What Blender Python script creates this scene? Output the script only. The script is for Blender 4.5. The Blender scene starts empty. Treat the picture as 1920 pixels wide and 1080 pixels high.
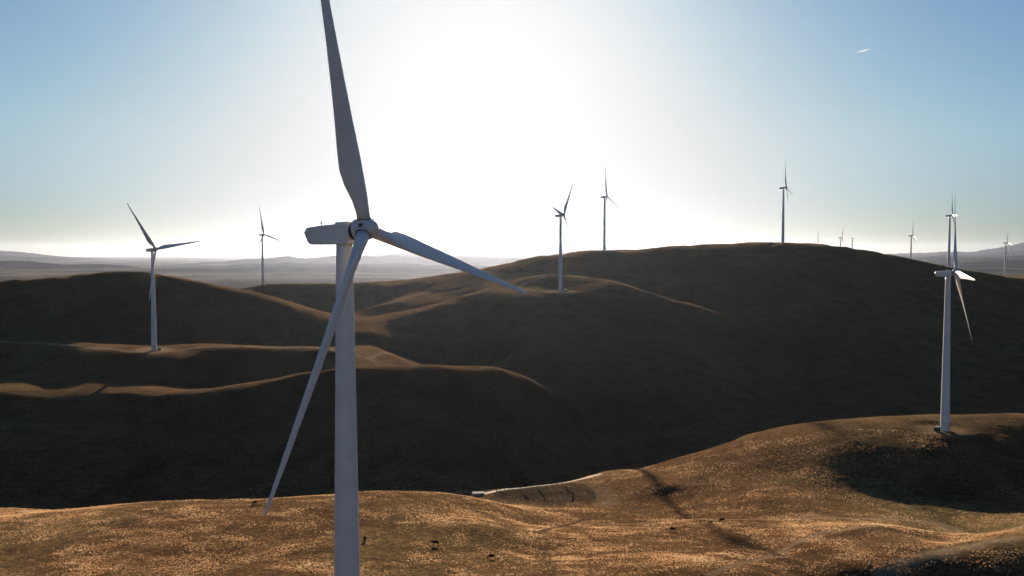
import bpy, bmesh, math, random
import numpy as np
from mathutils import Vector, Matrix, Euler

random.seed(7); rng = np.random.default_rng(7)
sc = bpy.context.scene
COL = sc.collection
rad = math.radians

# ------------------------------------------------------------------ camera
F = 1600.0                       # focal length in pixels of the 1920 wide frame
PITCH = math.atan(65.0 / F)
CP, SP = math.cos(PITCH), math.sin(PITCH)
cam_d = bpy.data.cameras.new('camera'); cam = bpy.data.objects.new('camera', cam_d); COL.objects.link(cam)
cam_d.sensor_width = 36.0; cam_d.lens = 36.0 * F / 1920.0
cam_d.clip_start = 1.0; cam_d.clip_end = 400000.0
cam.rotation_euler = (rad(90) - PITCH, 0, 0)
sc.camera = cam

# ------------------------------------------------------------------ sky, sun, exposure
SUN_EL, SUN_AZ = rad(12.0), rad(-1.95)          # azimuth from +Y towards +X
w = bpy.data.worlds.new('World'); sc.world = w; w.use_nodes = True
nt = w.node_tree; nt.nodes.clear()
out = nt.nodes.new('ShaderNodeOutputWorld'); bg = nt.nodes.new('ShaderNodeBackground')
sky = nt.nodes.new('ShaderNodeTexSky'); sky.sky_type = 'NISHITA'; sky.sun_disc = False
sky.sun_elevation = SUN_EL; sky.sun_rotation = SUN_AZ
sky.altitude = 70; sky.air_density = 0.94; sky.dust_density = 0.62; sky.ozone_density = 3.55
# the raw sky is graded: less of the yellow band low down, and a soft shoulder so the aureole does not burn out too widely
EXPO = 1.3; SKY_S = 0.05; UNIT = SKY_S * 2 ** EXPO; GRADE = 0.05 * 2 ** 0.68
def wm(op, a, b=None):
    n_ = nt.nodes.new('ShaderNodeMath'); n_.operation = op
    for k_, v_ in ((0, a), (1, b)):
        if v_ is None: continue
        if hasattr(v_, 'is_linked'): nt.links.new(v_, n_.inputs[k_])
        else: n_.inputs[k_].default_value = v_
    return n_.outputs[0]
wtc = nt.nodes.new('ShaderNodeTexCoord'); wsep = nt.nodes.new('ShaderNodeSeparateXYZ'); nt.links.new(wtc.outputs['Generated'], wsep.inputs[0])
wmr = nt.nodes.new('ShaderNodeMapRange'); wmr.interpolation_type = 'SMOOTHSTEP'; nt.links.new(wsep.outputs[2], wmr.inputs[0])
wmr.inputs[1].default_value = 0.0; wmr.inputs[2].default_value = 0.145; wmr.inputs[3].default_value = 0.0; wmr.inputs[4].default_value = 1.0
csep = nt.nodes.new('ShaderNodeSeparateColor'); nt.links.new(sky.outputs[0], csep.inputs[0]); ccomb = nt.nodes.new('ShaderNodeCombineColor')
# bright core of the aureole round the sun: 0.175 * exp(-(angle / 13 deg)^2)
wdot = nt.nodes.new('ShaderNodeVectorMath'); wdot.operation = 'DOT_PRODUCT'; nt.links.new(wtc.outputs['Generated'], wdot.inputs[0])
wdot.inputs[1].default_value = (math.sin(SUN_AZ) * math.cos(SUN_EL * 1.2), math.cos(SUN_AZ) * math.cos(SUN_EL * 1.2), math.sin(SUN_EL * 1.2))
ang = wm('ARCCOSINE', wm('MINIMUM', wdot.outputs['Value'], 0.999999))
core = wm('MULTIPLY', wm('EXPONENT', wm('MULTIPLY', wm('POWER', wm('DIVIDE', ang, rad(13.0)), 2.0), -1.0)), 0.165)
for ch, (gain, low) in enumerate(((0.99, 0.49), (1.15, 0.545), (1.315, 0.585))):
    hf = wm('ADD', wm('MULTIPLY', wmr.outputs[0], 1 - low), low)
    x_ = wm('MULTIPLY', wm('MULTIPLY', csep.outputs[ch], gain * GRADE), hf)
    sh_ = wm('POWER', wm('ADD', wm('POWER', wm('DIVIDE', x_, 0.673), 4.5), 1.0), 1 / 4.5)
    nt.links.new(wm('DIVIDE', wm('ADD', wm('DIVIDE', x_, sh_), core), UNIT), ccomb.inputs[ch])
nt.links.new(ccomb.outputs[0], bg.inputs[0]); bg.inputs[1].default_value = SKY_S
nt.links.new(bg.outputs[0], out.inputs[0])
sun_d = bpy.data.lights.new('sun', 'SUN'); sun = bpy.data.objects.new('sun', sun_d); COL.objects.link(sun)
sun_d.energy = 5.0; sun_d.angle = rad(0.55); sun_d.color = (1.0, 0.82, 0.62)
SUN_DIR = Vector((math.sin(SUN_AZ) * math.cos(SUN_EL), math.cos(SUN_AZ) * math.cos(SUN_EL), math.sin(SUN_EL)))
sun.rotation_euler = (-SUN_DIR).to_track_quat('-Z', 'Y').to_euler()
sc.view_settings.view_transform = 'Standard'; sc.view_settings.look = 'None'
sc.view_settings.exposure = EXPO; sc.view_settings.gamma = 1.0; sc.view_settings.use_curve_mapping = False
sc.render.engine = 'CYCLES'
sc.cycles.use_denoising = True
sc.cycles.volume_bounces = 0
sc.cycles.max_bounces = 5

# ------------------------------------------------------------------ helpers
def P(px, py, Y):
    """world point seen at photo pixel (px,py) that stands Y metres ahead"""
    cx, cy = (px - 960) / F, (540 - py) / F
    d = Vector((cx, cy * SP + CP, cy * CP - SP))
    return d * (Y / d.y)

def tag(o, label=None, cat=None, group=None, kind=None):
    if label: o['label'] = label
    if cat: o['category'] = cat
    if group: o['group'] = group
    if kind: o['kind'] = kind
    return o

def empty(name, loc, rz=0.0):
    o = bpy.data.objects.new(name, None); COL.objects.link(o)
    o.location = loc; o.rotation_euler = (0, 0, rz); o.empty_display_size = 1
    return o

def link(name, me, parent=None, matrix=None):
    o = bpy.data.objects.new(name, me); COL.objects.link(o)
    if parent: o.parent = parent
    if matrix is not None: o.matrix_basis = matrix
    return o

def mesh_from(name, verts, faces, mat, smooth=True):
    me = bpy.data.meshes.new(name); me.from_pydata(verts, [], faces); me.update()
    if mat: me.materials.append(mat)
    if smooth: me.polygons.foreach_set('use_smooth', [True] * len(me.polygons))
    return me

def bm_mesh(name, bm, mat, smooth=False):
    bmesh.ops.recalc_face_normals(bm, faces=bm.faces)
    me = bpy.data.meshes.new(name); bm.to_mesh(me); bm.free()
    if mat: me.materials.append(mat)
    if smooth: me.polygons.foreach_set('use_smooth', [True] * len(me.polygons))
    return me

def add_box(bm, cx, cy, cz, sx, sy, sz, rz=0.0):
    r = bmesh.ops.create_cube(bm, size=1.0)
    M = Matrix.Translation((cx, cy, cz)) @ Matrix.Rotation(rz, 4, 'Z') @ Matrix.Diagonal((sx, sy, sz, 1))
    bmesh.ops.transform(bm, matrix=M, verts=r['verts']); return r['verts']

def add_tube(bm, a, b, r0, r1=None, n=8):
    r1 = r0 if r1 is None else r1
    a, b = Vector(a), Vector(b); d = b - a
    r = bmesh.ops.create_cone(bm, cap_ends=True, segments=n, radius1=r0, radius2=r1, depth=d.length)
    M = Matrix.Translation((a + b) / 2) @ d.to_track_quat('Z', 'Y').to_matrix().to_4x4()
    bmesh.ops.transform(bm, matrix=M, verts=r['verts'])

def loft(rings, close=True):
    """list of rings (each the same number of points) -> verts, faces"""
    n = len(rings[0]); v = [p for r in rings for p in r]; f = []
    for i in range(len(rings) - 1):
        for j in range(n):
            k = (j + 1) % n
            f.append((i * n + j, i * n + k, (i + 1) * n + k, (i + 1) * n + j))
    if close:
        f.append(tuple(reversed(range(n)))); f.append(tuple((len(rings) - 1) * n + j for j in range(n)))
    return v, f

def nodes(name):
    m = bpy.data.materials.new(name); m.use_nodes = True
    t = m.node_tree; b = t.nodes['Principled BSDF']
    return m, t, b

def N(t, typ, **kw):
    n = t.nodes.new(typ)
    for k, v in kw.items():
        if isinstance(k, str) and hasattr(n, k): setattr(n, k, v)
    return n

def noise(t, vec, scale, detail=4, rough=0.55, dist=0.0):
    n = t.nodes.new('ShaderNodeTexNoise'); n.inputs['Scale'].default_value = scale
    n.inputs['Detail'].default_value = detail; n.inputs['Roughness'].default_value = rough
    n.inputs['Distortion'].default_value = dist
    if vec is not None: t.links.new(vec, n.inputs['Vector'])
    return n

def ramp(t, fac, stops):
    r = t.nodes.new('ShaderNodeValToRGB'); cr = r.color_ramp
    while len(cr.elements) < len(stops): cr.elements.new(0.5)
    for e, (p, c) in zip(cr.elements, stops):
        e.position = p; e.color = (*c, 1) if len(c) == 3 else c
    t.links.new(fac, r.inputs[0]); return r

def mixc(t, fac, a, b, mode='MIX'):
    n = t.nodes.new('ShaderNodeMix'); n.data_type = 'RGBA'; n.blend_type = mode
    for s, v in ((0, fac), (6, a), (7, b)):
        if hasattr(v, 'is_linked') or hasattr(v, 'links'): t.links.new(v, n.inputs[s])
        else: n.inputs[s].default_value = v if s == 0 else (*v, 1)
    return n.outputs[2]

# ------------------------------------------------------------------ materials
def mat_grass():
    m, t, b = nodes('dry_grass')
    geo = N(t, 'ShaderNodeNewGeometry'); pos = geo.outputs['Position']
    big = noise(t, pos, 0.008, 4); mid = noise(t, pos, 0.06, 5, 0.6, 0.4)
    mp = N(t, 'ShaderNodeMapping'); t.links.new(pos, mp.inputs[0]); mp.inputs['Scale'].default_value = (0.55, 1.0, 1.0)
    fine = noise(t, mp.outputs[0], 0.9, 6, 0.72); 
    c1 = ramp(t, big.outputs[0], [(0.35, (0.0831, 0.0426, 0.0171)), (0.5, (0.1066, 0.0586, 0.0256)), (0.66, (0.1066, 0.0789, 0.032))]).outputs[0]
    c2 = ramp(t, mid.outputs[0], [(0.3, (0.55, 0.50, 0.45)), (0.55, (1, 1, 1)), (0.75, (1.3, 1.25, 1.1))]).outputs[0]
    c3 = ramp(t, fine.outputs[0], [(0.32, (0.22, 0.19, 0.16)), (0.5, (0.9, 0.88, 0.84)), (0.68, (1.9, 1.85, 1.7))]).outputs[0]
    c = mixc(t, 1.0, mixc(t, 1.0, c1, c2, 'MULTIPLY'), c3, 'MULTIPLY')
    # cattle trails along the contours, and fields on the far plain
    sx = N(t, 'ShaderNodeSeparateXYZ'); t.links.new(pos, sx.inputs[0])
    wv = N(t, 'ShaderNodeMath', operation='MULTIPLY_ADD'); t.links.new(mid.outputs[0], wv.inputs[0]); wv.inputs[1].default_value = 5.0
    zz_ = N(t, 'ShaderNodeMath', operation='MULTIPLY'); t.links.new(sx.outputs[2], zz_.inputs[0]); zz_.inputs[1].default_value = 3.1; t.links.new(zz_.outputs[0], wv.inputs[2])
    sn = N(t, 'ShaderNodeMath', operation='SINE'); t.links.new(wv.outputs[0], sn.inputs[0])
    tr_ = ramp(t, sn.outputs[0], [(0.0, (1, 1, 1)), (0.80, (1, 1, 1)), (0.97, (0.70, 0.66, 0.62))]).outputs[0]
    c = mixc(t, 0.7, c, tr_, 'MULTIPLY')
    vo = N(t, 'ShaderNodeTexVoronoi'); vo.distance = 'CHEBYCHEV'; t.links.new(pos, vo.inputs['Vector']); vo.inputs['Scale'].default_value = 0.0013
    vs_ = N(t, 'ShaderNodeSeparateColor'); t.links.new(vo.outputs['Color'], vs_.inputs[0])
    fld = ramp(t, vs_.outputs[0], [(0.1, (0.03, 0.04, 0.022)), (0.45, (0.08, 0.072, 0.05)), (0.8, (0.14, 0.12, 0.09)), (0.95, (0.045, 0.04, 0.03))]).outputs[0]
    ap = N(t, 'ShaderNodeAttribute'); ap.attribute_name = 'plain'
    c = mixc(t, ap.outputs['Fac'], c, fld)
    asb = N(t, 'ShaderNodeAttribute'); asb.attribute_name = 'scrub'; c = mixc(t, asb.outputs['Fac'], c, (0.022, 0.024, 0.018))
    afar = N(t, 'ShaderNodeMath', operation='ADD'); t.links.new(ap.outputs['Fac'], afar.inputs[0]); t.links.new(asb.outputs['Fac'], afar.inputs[1])
    shw = N(t, 'ShaderNodeMath', operation='MULTIPLY_ADD'); t.links.new(afar.outputs[0], shw.inputs[0]); shw.inputs[1].default_value = -0.05; shw.inputs[2].default_value = 0.05
    t.links.new(shw.outputs[0], b.inputs['Sheen Weight'])
    at = N(t, 'ShaderNodeAttribute'); at.attribute_name = 'dirt'
    dn = noise(t, pos, 0.5, 5)
    dirt = ramp(t, dn.outputs[0], [(0.3, (0.15, 0.105, 0.062)), (0.7, (0.26, 0.19, 0.12))]).outputs[0]
    c = mixc(t, at.outputs['Fac'], c, dirt)
    am = N(t, 'ShaderNodeAttribute'); am.attribute_name = 'mud_streak'
    c = mixc(t, am.outputs['Fac'], c, (0.022, 0.018, 0.015))
    t.links.new(c, b.inputs['Base Color'])
    b.inputs['Roughness'].default_value = 1.0
    b.inputs['Specular IOR Level'].default_value = 0.0
    b.inputs['Sheen Roughness'].default_value = 0.45; b.inputs['Sheen Tint'].default_value = (1.0, 0.80, 0.58, 1)
    bp = N(t, 'ShaderNodeBump'); bp.inputs['Strength'].default_value = 0.9; bp.inputs['Distance'].default_value = 0.5
    ad = N(t, 'ShaderNodeMath', operation='MULTIPLY_ADD'); t.links.new(fine.outputs[0], ad.inputs[0]); ad.inputs[1].default_value = 1.0
    t.links.new(mid.outputs[0], ad.inputs[2])
    t.links.new(ad.outputs[0], bp.inputs['Height'])
    t.links.new(bp.outputs[0], b.inputs['Normal'])
    return m

def mat_plain(name, col, rough=0.5, vary=0.12, scale=0.4, spec=0.4, metal=0.0):
    m, t, b = nodes(name)
    tc = N(t, 'ShaderNodeTexCoord'); n = noise(t, tc.outputs['Object'], scale, 5, 0.6)
    lo = tuple(x * (1 - vary) for x in col); hi = tuple(min(1, x * (1 + vary)) for x in col)
    c = ramp(t, n.outputs[0], [(0.3, lo), (0.7, hi)]).outputs[0]
    t.links.new(c, b.inputs['Base Color']); b.inputs['Roughness'].default_value = rough
    b.inputs['Specular IOR Level'].default_value = spec; b.inputs['Metallic'].default_value = metal
    return m

M_GRASS = mat_grass()
def mat_paint():
    m, t, b = nodes('white_turbine_paint')
    tc = N(t, 'ShaderNodeTexCoord'); n1 = noise(t, tc.outputs['Object'], 0.3, 5, 0.6)
    mp = N(t, 'ShaderNodeMapping'); t.links.new(tc.outputs['Object'], mp.inputs[0]); mp.inputs['Scale'].default_value = (2.2, 2.2, 0.05)
    n2 = noise(t, mp.outputs[0], 1.0, 5, 0.65)
    c1 = ramp(t, n1.outputs[0], [(0.3, (0.62, 0.59, 0.565)), (0.7, (0.72, 0.69, 0.665))]).outputs[0]
    c2 = ramp(t, n2.outputs[0], [(0.36, (0.80, 0.78, 0.75)), (0.55, (1, 1, 1))]).outputs[0]
    t.links.new(mixc(t, 0.25, c1, c2, 'MULTIPLY'), b.inputs['Base Color'])
    b.inputs['Roughness'].default_value = 0.42; b.inputs['Specular IOR Level'].default_value = 0.4
    return m
M_WHITE = mat_paint()
M_GREY = mat_plain('grey_metal', (0.25, 0.25, 0.25), 0.5)
M_DARK = mat_plain('dark_recess_trim', (0.05, 0.045, 0.045), 0.6)
M_GREEN = mat_plain('green_cabinet_paint', (0.06, 0.09, 0.06), 0.5)
M_COW = mat_plain('black_cow_hide', (0.010, 0.007, 0.006), 0.9, 0.3, 2.0, 0.1)
M_RAIL = mat_plain('weathered_pen_rails', (0.03, 0.024, 0.02), 0.95, spec=0.1)
M_PALE = mat_plain('pale_sheet_metal', (0.3, 0.28, 0.25), 0.8, spec=0.1)
M_DIRT = mat_plain('pale_gravel', (0.30, 0.25, 0.19), 0.9, 0.25, 0.3, 0.2)

# ------------------------------------------------------------------ terrain: smooth surface through surveyed crests and feet
K = 1.0825
pts = []                              # (azimuth, ln range, z)
def put(px, D, z):
    Y = D * K; X = (px - 960) / F * Y / 1.0
    pts.append((math.atan2(X, Y), math.log(math.hypot(X, Y)), z))
def see(*lst):
    for px, py, D in lst:
        p = P(px, py, D * K); pts.append((math.atan2(p.x, p.y), math.log(math.hypot(p.x, p.y)), p.z))
def flat(pxs, D, z):
    for px in pxs: put(px, D, z)

# foreground slope under the main turbine
flat((-1400, 0, 960, 1900, 3300), 30, -74); flat((-1000, -300, 200, 700, 1200), 70, -75)
put(646, 111, -77.0); flat((-800, 100, 400, 900, 1200), 115, -78); flat((-900, -300, 0, 350, 700, 1000), 200, -84)
flat((-300, 0, 350, 700, 900), 250, -87.5); flat((1500, 2000, 2700), 70, -95); flat((1600, 1900, 2500), 130, -108)
see((-500, 1020, 262), (-250, 1003, 270), (0, 971, 285), (100, 959, 290), (250, 944, 295), (400, 936, 300), (560, 930, 300), (690, 922, 300),
    (760, 921, 300), (840, 926, 302), (900, 936, 305), (960, 952, 307), (1000, 982, 292), (1030, 985, 290), (1130, 985, 300))
flat((-600, -300, 0, 300, 600, 800), 345, -113)
see((1300, 975, 300), (1450, 973, 302), (1600, 972, 305), (1300, 1030, 240), (1300, 1080, 205), (1130, 1040, 235), (1000, 1040, 238),
    (1450, 1030, 245), (1450, 1079, 210), (1560, 992, 268), (1640, 986, 265), (1720, 994, 268), (1560, 1030, 240), (1650, 1066, 225),
    (1750, 1036, 236), (1850, 1012, 246), (1920, 1001, 250), (2050, 985, 255), (2300, 970, 260))
see((1640, 1020, 247), (1760, 1015, 258), (1800, 1003, 285), (1920, 980, 300))
flat((1720, 1850, 1950, 2200), 195, -108); flat((1550,), 195, -92)
# corral valley
see((1000, 932, 373), (1090, 898, 410), (930, 918, 388), (1110, 945, 350), (1140, 960, 330), (1000, 911, 402), (900, 922, 405), (1060, 950, 345))
# right hill carrying the second turbine
see((1100, 897, 425), (1150, 885, 430), (1250, 862, 432), (1350, 834, 432), (1450, 805, 432), (1550, 788, 432), (1650, 780, 430),
    (1750, 776, 430), (1850, 775, 430), (1920, 776, 430), (2200, 795, 420), (2600, 840, 410))
see((1776, 810, 391), (1740, 811, 391), (1820, 812, 390), (1900, 818, 391), (1250, 915, 365), (1200, 880, 419), (1245, 925, 362), (1294, 972, 318), (1350, 900, 370), (1450, 895, 365), (1450, 935, 330), (1650, 815, 392), (1650, 835, 380),
    (1650, 885, 358), (1650, 922, 344), (1650, 962, 315), (1776, 832, 376), (1776, 890, 352), (1776, 932, 342), (1776, 950, 326), (1776, 968, 316),
    (1850, 842, 374), (1920, 856, 370), (1920, 918, 344), (1920, 955, 322), (2200, 870, 366), (2200, 935, 338), (1550, 836, 386), (1550, 885, 362), (1550, 930, 337))
flat((1400, 1600, 1800, 2000, 2300), 480, -112); flat((1180, 1280), 490, -138)
# long ridge in the middle left
see((-250, 735, 520), (0, 735, 535), (60, 733, 545), (150, 740, 536), (230, 740, 528), (300, 738, 524), (400, 728, 520), (480, 715, 530), (560, 700, 540),
    (640, 688, 545), (720, 684, 550), (800, 685, 550), (900, 690, 550), (950, 697, 556), (1000, 715, 580), (1050, 738, 610), (1085, 762, 618))
see((-50, 757, 518), (100, 756, 524), (300, 748, 512), (430, 738, 502), (560, 714, 520), (680, 696, 531), (800, 694, 538), (900, 697, 541), (960, 705, 556))
see((-50, 790, 498), (100, 786, 504), (200, 782, 503), (300, 776, 497), (430, 770, 486), (560, 746, 504), (680, 728, 511), (800, 728, 515), (900, 732, 520), (960, 742, 530))
flat((-500, -200, 0, 200), 410, -133); flat((400, 600, 800, 950), 410, -126); flat((-200, 0, 200), 455, -116); flat((400, 600, 800), 452, -108)
flat((980, 1060, 1130), 450, -142); see((1000, 800, 525), (1050, 800, 560), (1050, 750, 596), (1000, 730, 566))
flat((400, 500, 600), 568, -99); flat((690,), 600, -88.5); flat((780, 900), 600, -94)
# ridge with the left turbine
see((297, 655, 632), (240, 658, 628), (340, 656, 632), (297, 664, 611), (380, 647, 650), (450, 647, 650), (540, 650, 650), (630, 656, 648),
    (450, 655, 634), (590, 662, 630), (450, 718, 590), (600, 702, 594), (520, 712, 592), (380, 723, 585), (450, 680, 617), (540, 680, 618), (610, 682, 618), (320, 722, 570), (380, 668, 622), (297, 668, 606))
see((0, 636, 700), (130, 643, 690), (250, 648, 676), (400, 644, 680), (0, 641, 662), (80, 643, 654), (150, 648, 645), (190, 655, 634), (200, 662, 622), (30, 703, 602), (90, 690, 600),
    (100, 718, 566), (150, 705, 578), (230, 682, 600), (-200, 650, 655), (-200, 700, 600))
see((680, 670, 645), (715, 656, 700), (760, 666, 752), (800, 674, 752), (880, 684, 748), (940, 686, 745)); flat((770, 860), 645, -99)
# big hill behind it
see((-300, 545, 840), (0, 525, 850), (60, 522, 855), (120, 517, 855), (200, 511, 855), (260, 511, 855), (290, 514, 860), (340, 522, 865), (400, 534, 865),
    (460, 545, 860), (520, 560, 850), (580, 578, 840), (620, 592, 825), (660, 605, 805), (700, 628, 770))
see((400, 540, 850), (520, 570, 828), (610, 600, 800), (660, 622, 775), (690, 650, 735), (400, 570, 816), (340, 560, 822), (460, 584, 805), (520, 600, 792), (570, 615, 783), (620, 632, 764), (650, 648, 742))
see((-300, 652, 720), (0, 640, 738), (130, 645, 735), (300, 654, 740), (450, 655, 745), (540, 657, 750), (600, 659, 750), (200, 575, 785), (0, 575, 785))
flat((-500, 0, 300), 1000, -60); flat((500, 600), 1000, -88)
# low ridge further back with a small turbine
see((455, 540, 1270), (495, 533, 1271), (560, 532, 1270), (640, 532, 1250), (700, 532, 1230), (760, 530, 1200), (560, 578, 1165), (640, 603, 1110), (495, 560, 1200))
flat((300, 500, 700), 1500, -105); flat((-300, 0), 1500, -110)
# middle hill
see((680, 598, 890), (720, 590, 895), (780, 577, 900), (850, 560, 905), (900, 545, 915), (950, 528, 922), (990, 518, 926), (1040, 515, 928), (1100, 518, 926),
    (1150, 526, 915), (1200, 543, 890), (1250, 558, 877), (1290, 568, 866), (1330, 582, 850), (1400, 608, 825))
flat((720,), 950, -84); flat((850,), 970, -66); flat((1040,), 985, -35); flat((1200,), 950, -52); flat((1330,), 920, -66)
see((1000, 547, 846), (1052, 545, 846), (1100, 546, 848), (1125, 541, 856), (1052, 550, 834), (1000, 551, 834), (1100, 552, 834), (1060, 520, 908), (1060, 541, 864), (1000, 522, 912), (1110, 522, 908), (960, 548, 848))
see((850, 600, 818), (800, 612, 814), (760, 622, 806), (720, 640, 768), (940, 572, 812), (850, 640, 778), (900, 585, 817), (930, 600, 790), (780, 650, 765), (950, 620, 765), (950, 672, 735),
    (1052, 600, 772), (1052, 680, 690), (1052, 745, 640), (1100, 800, 600), (1150, 860, 530), (1200, 605, 800), (1200, 700, 680), (1200, 785, 620), (1250, 845, 545),
    (1330, 630, 795), (1330, 705, 700), (1330, 780, 620))
# big right hill on the skyline
see((820, 522, 1180), (850, 516, 1170), (900, 508, 1160), (950, 497, 1155), (1000, 485, 1150), (1050, 477, 1155), (1090, 472, 1165), (1134, 470, 1170), (1180, 470, 1170),
    (1215, 466, 1170), (1300, 461, 1165), (1380, 457, 1160), (1470, 455, 1150), (1530, 458, 1150), (1600, 466, 1150), (1660, 476, 1145), (1710, 486, 1140),
    (1760, 496, 1140), (1785, 501, 1150), (1820, 507, 1140), (1870, 517, 1130), (1920, 526, 1120), (2050, 548, 1100), (2400, 600, 1050))
see((750, 560, 1085), (700, 575, 1045), (800, 541, 1130), (900, 526, 1100), (1000, 502, 1100), (1134, 505, 1075), (1080, 500, 1070), (1200, 500, 1080), (1300, 500, 1075),
    (1300, 540, 990), (1470, 490, 1062), (1470, 560, 950), (1470, 640, 830), (1470, 722, 735), (1470, 780, 640), (1650, 520, 1060), (1650, 600, 920),
    (1650, 680, 800), (1650, 750, 700), (1800, 540, 1060), (1800, 620, 920), (1800, 700, 800), (1800, 770, 690), (1920, 562, 1050), (1920, 640, 900),
    (1920, 740, 740), (2300, 625, 1000), (2300, 720, 800))
flat((1330, 1500, 1700, 1900, 2300), 580, -135)
flat((1100,), 1350, -25); flat((1300,), 1350, -15); flat((1500,), 1350, -20); flat((1700,), 1350, -52); flat((1900, 2300), 1350, -78)
see((1887, 518, 1900), (1850, 519, 1890), (1950, 517, 1900), (2100, 520, 1900)); flat((1887, 2100), 1600, -76)
flat((700, 900, 1100), 1700, -90); flat((1300, 1500, 1700), 1800, -65)
flat((-800, -300, 200, 700, 1200, 1700, 2200, 2700), 2600, -130); flat((-800, -100, 600, 1300, 2000, 2700), 4200, -200)
flat((-800, 100, 960, 1800, 2700), 9000, -255); flat((-800, 100, 960, 1800, 2700), 30000, -258); flat((-800, 960, 2700), 60000, -258)
A = np.array(pts)

C0 = 0.02
def phi(a, b): return np.sqrt((a[:, None, 0] - b[None, :, 0]) ** 2 + (a[:, None, 1] - b[None, :, 1]) ** 2 + C0 * C0)
n = len(A)
G = np.zeros((n + 3, n + 3)); G[:n, :n] = phi(A, A); G[:n, :n] += np.eye(n) * -0.0006
G[:n, n] = 1; G[:n, n + 1:] = A[:, :2]; G[n:, :n] = G[:n, n:].T
W = np.linalg.solve(G, np.concatenate([A[:, 2], np.zeros(3)]))
def rbf(th, lr):
    q = np.stack([th.ravel(), lr.ravel()], 1); o = np.empty(len(q))
    for i in range(0, len(q), 20000):
        s = q[i:i + 20000]; o[i:i + 20000] = phi(s, A) @ W[:n] + W[n] + s @ W[n + 1:]
    return o.reshape(th.shape)

# grid: azimuth columns (dense ahead, coarse behind) x range rows
TH = np.concatenate([np.arange(-180, -46, 4.0), np.arange(-46, -36, 0.4), np.arange(-36, 36, 0.09), np.arange(36, 46, 0.4), np.arange(46, 181, 4.0)])
TH = np.unique(np.round(TH, 3)); TH = np.radians(TH)
def span(a, b, st): return np.arange(math.log(a), math.log(b), st)
LR = np.concatenate([[math.log(2.0), math.log(8.0)], span(15, 110, 0.05), span(110, 170, 0.01), span(170, 1000, 0.0024), span(1000, 1500, 0.0035), span(1500, 9000, 0.02), span(9000, 62000, 0.004), [math.log(62000)]])
# coarse evaluation, then Catmull-Rom up-sampling
cth = np.radians(np.arange(-46, 46.01, 0.35)); clr = np.arange(math.log(12), math.log(66000), 0.010)
tt, ll = np.meshgrid(cth, clr, indexing='ij'); ZC = rbf(tt, ll)
def cubic(idx, nmax):
    i = np.clip(np.floor(idx).astype(int), 1, nmax - 3); f = idx - i
    w_ = [(-f + 2 * f * f - f ** 3) / 2, (2 - 5 * f * f + 3 * f ** 3) / 2, (f + 4 * f * f - 3 * f ** 3) / 2, (-f * f + f ** 3) / 2]
    return i, w_
def base_z(th, lr):
    th = np.clip(th, cth[0], cth[-1]); lr = np.clip(lr, clr[0], clr[-1])
    i, wi = cubic((th - cth[0]) / (cth[1] - cth[0]), len(cth)); j, wj = cubic((lr - clr[0]) / (clr[1] - clr[0]), len(clr))
    o = np.zeros(np.broadcast(th, lr).shape)
    for a in range(4):
        for b in range(4): o += wi[a] * wj[b] * ZC[i - 1 + a, j - 1 + b]
    return o
# lattice value noise
_perm = rng.random((512, 512)) * 2 - 1
def vnoise(x, y):
    xi, yi = np.floor(x).astype(int), np.floor(y).astype(int); fx, fy = x - xi, y - yi
    fx = fx * fx * (3 - 2 * fx); fy = fy * fy * (3 - 2 * fy)
    g = lambda a, b: _perm[(xi + a) % 512, (yi + b) % 512]
    return (g(0, 0) * (1 - fx) + g(1, 0) * fx) * (1 - fy) + (g(0, 1) * (1 - fx) + g(1, 1) * fx) * fy
def fbm(x, y, wl, oct_, gain=0.5):
    o = 0; a = 1
    for k in range(oct_):
        o = o + a * vnoise(x / wl + 17.3 * k, y / wl + 9.1 * k); wl *= 0.5; a *= gain
    return o
# far ranges: crest outlines (px, py) at their own distance
RANGES = [
    (10500, 0.02, [(-900, 512), (-200, 508), (60, 512), (160, 507), (260, 505), (330, 504), (420, 503), (520, 500), (640, 502), (760, 500), (900, 504), (1650, 516), (1760, 508), (1840, 503), (1920, 506), (2300, 505), (2800, 520)]),
    (17500, 0.018, [(-900, 495), (-200, 496), (150, 502), (300, 498), (420, 490), (470, 485), (520, 482), (545, 481), (575, 484), (620, 480), (690, 481), (740, 478), (830, 482), (1000, 487), (1600, 496), (1740, 487), (1820, 482), (1920, 481), (2300, 482), (2800, 505)]),
    (27000, 0.016, [(-900, 480), (-100, 476), (60, 480), (160, 487), (300, 492), (620, 486), (720, 478), (800, 471), (900, 468), (1000, 470), (1200, 478), (1650, 482), (1780, 476), (1920, 470), (2300, 470), (2800, 485)]),
    (13000, 0.02, [(-900, 515), (-300, 500), (0, 489), (60, 488), (120, 494), (230, 496), (270, 502), (400, 499), (470, 495), (550, 493), (640, 496), (760, 494), (880, 498), (1500, 512), (1700, 500), (1780, 492), (1850, 486), (1920, 489), (2300, 496), (2800, 515)]),
    (21000, 0.016, [(-900, 505), (0, 497), (250, 500), (330, 494), (440, 489), (500, 484), (540, 482), (580, 484), (620, 480), (700, 480), (790, 474), (850, 478), (1000, 486), (1600, 490), (1700, 484), (1760, 478), (1920, 480), (2300, 470), (2800, 500)]),
    (34000, 0.022, [(-900, 470), (0, 470), (50, 472), (110, 479), (200, 486), (300, 488), (390, 489), (480, 490), (600, 486), (760, 472), (790, 466), (850, 460), (900, 457.5), (1000, 459), (1060, 463), (1200, 466), (1400, 472), (1680, 476), (1760, 471), (1820, 468), (1870, 461), (1920, 458), (2100, 455), (2800, 470)]),
]
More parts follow.
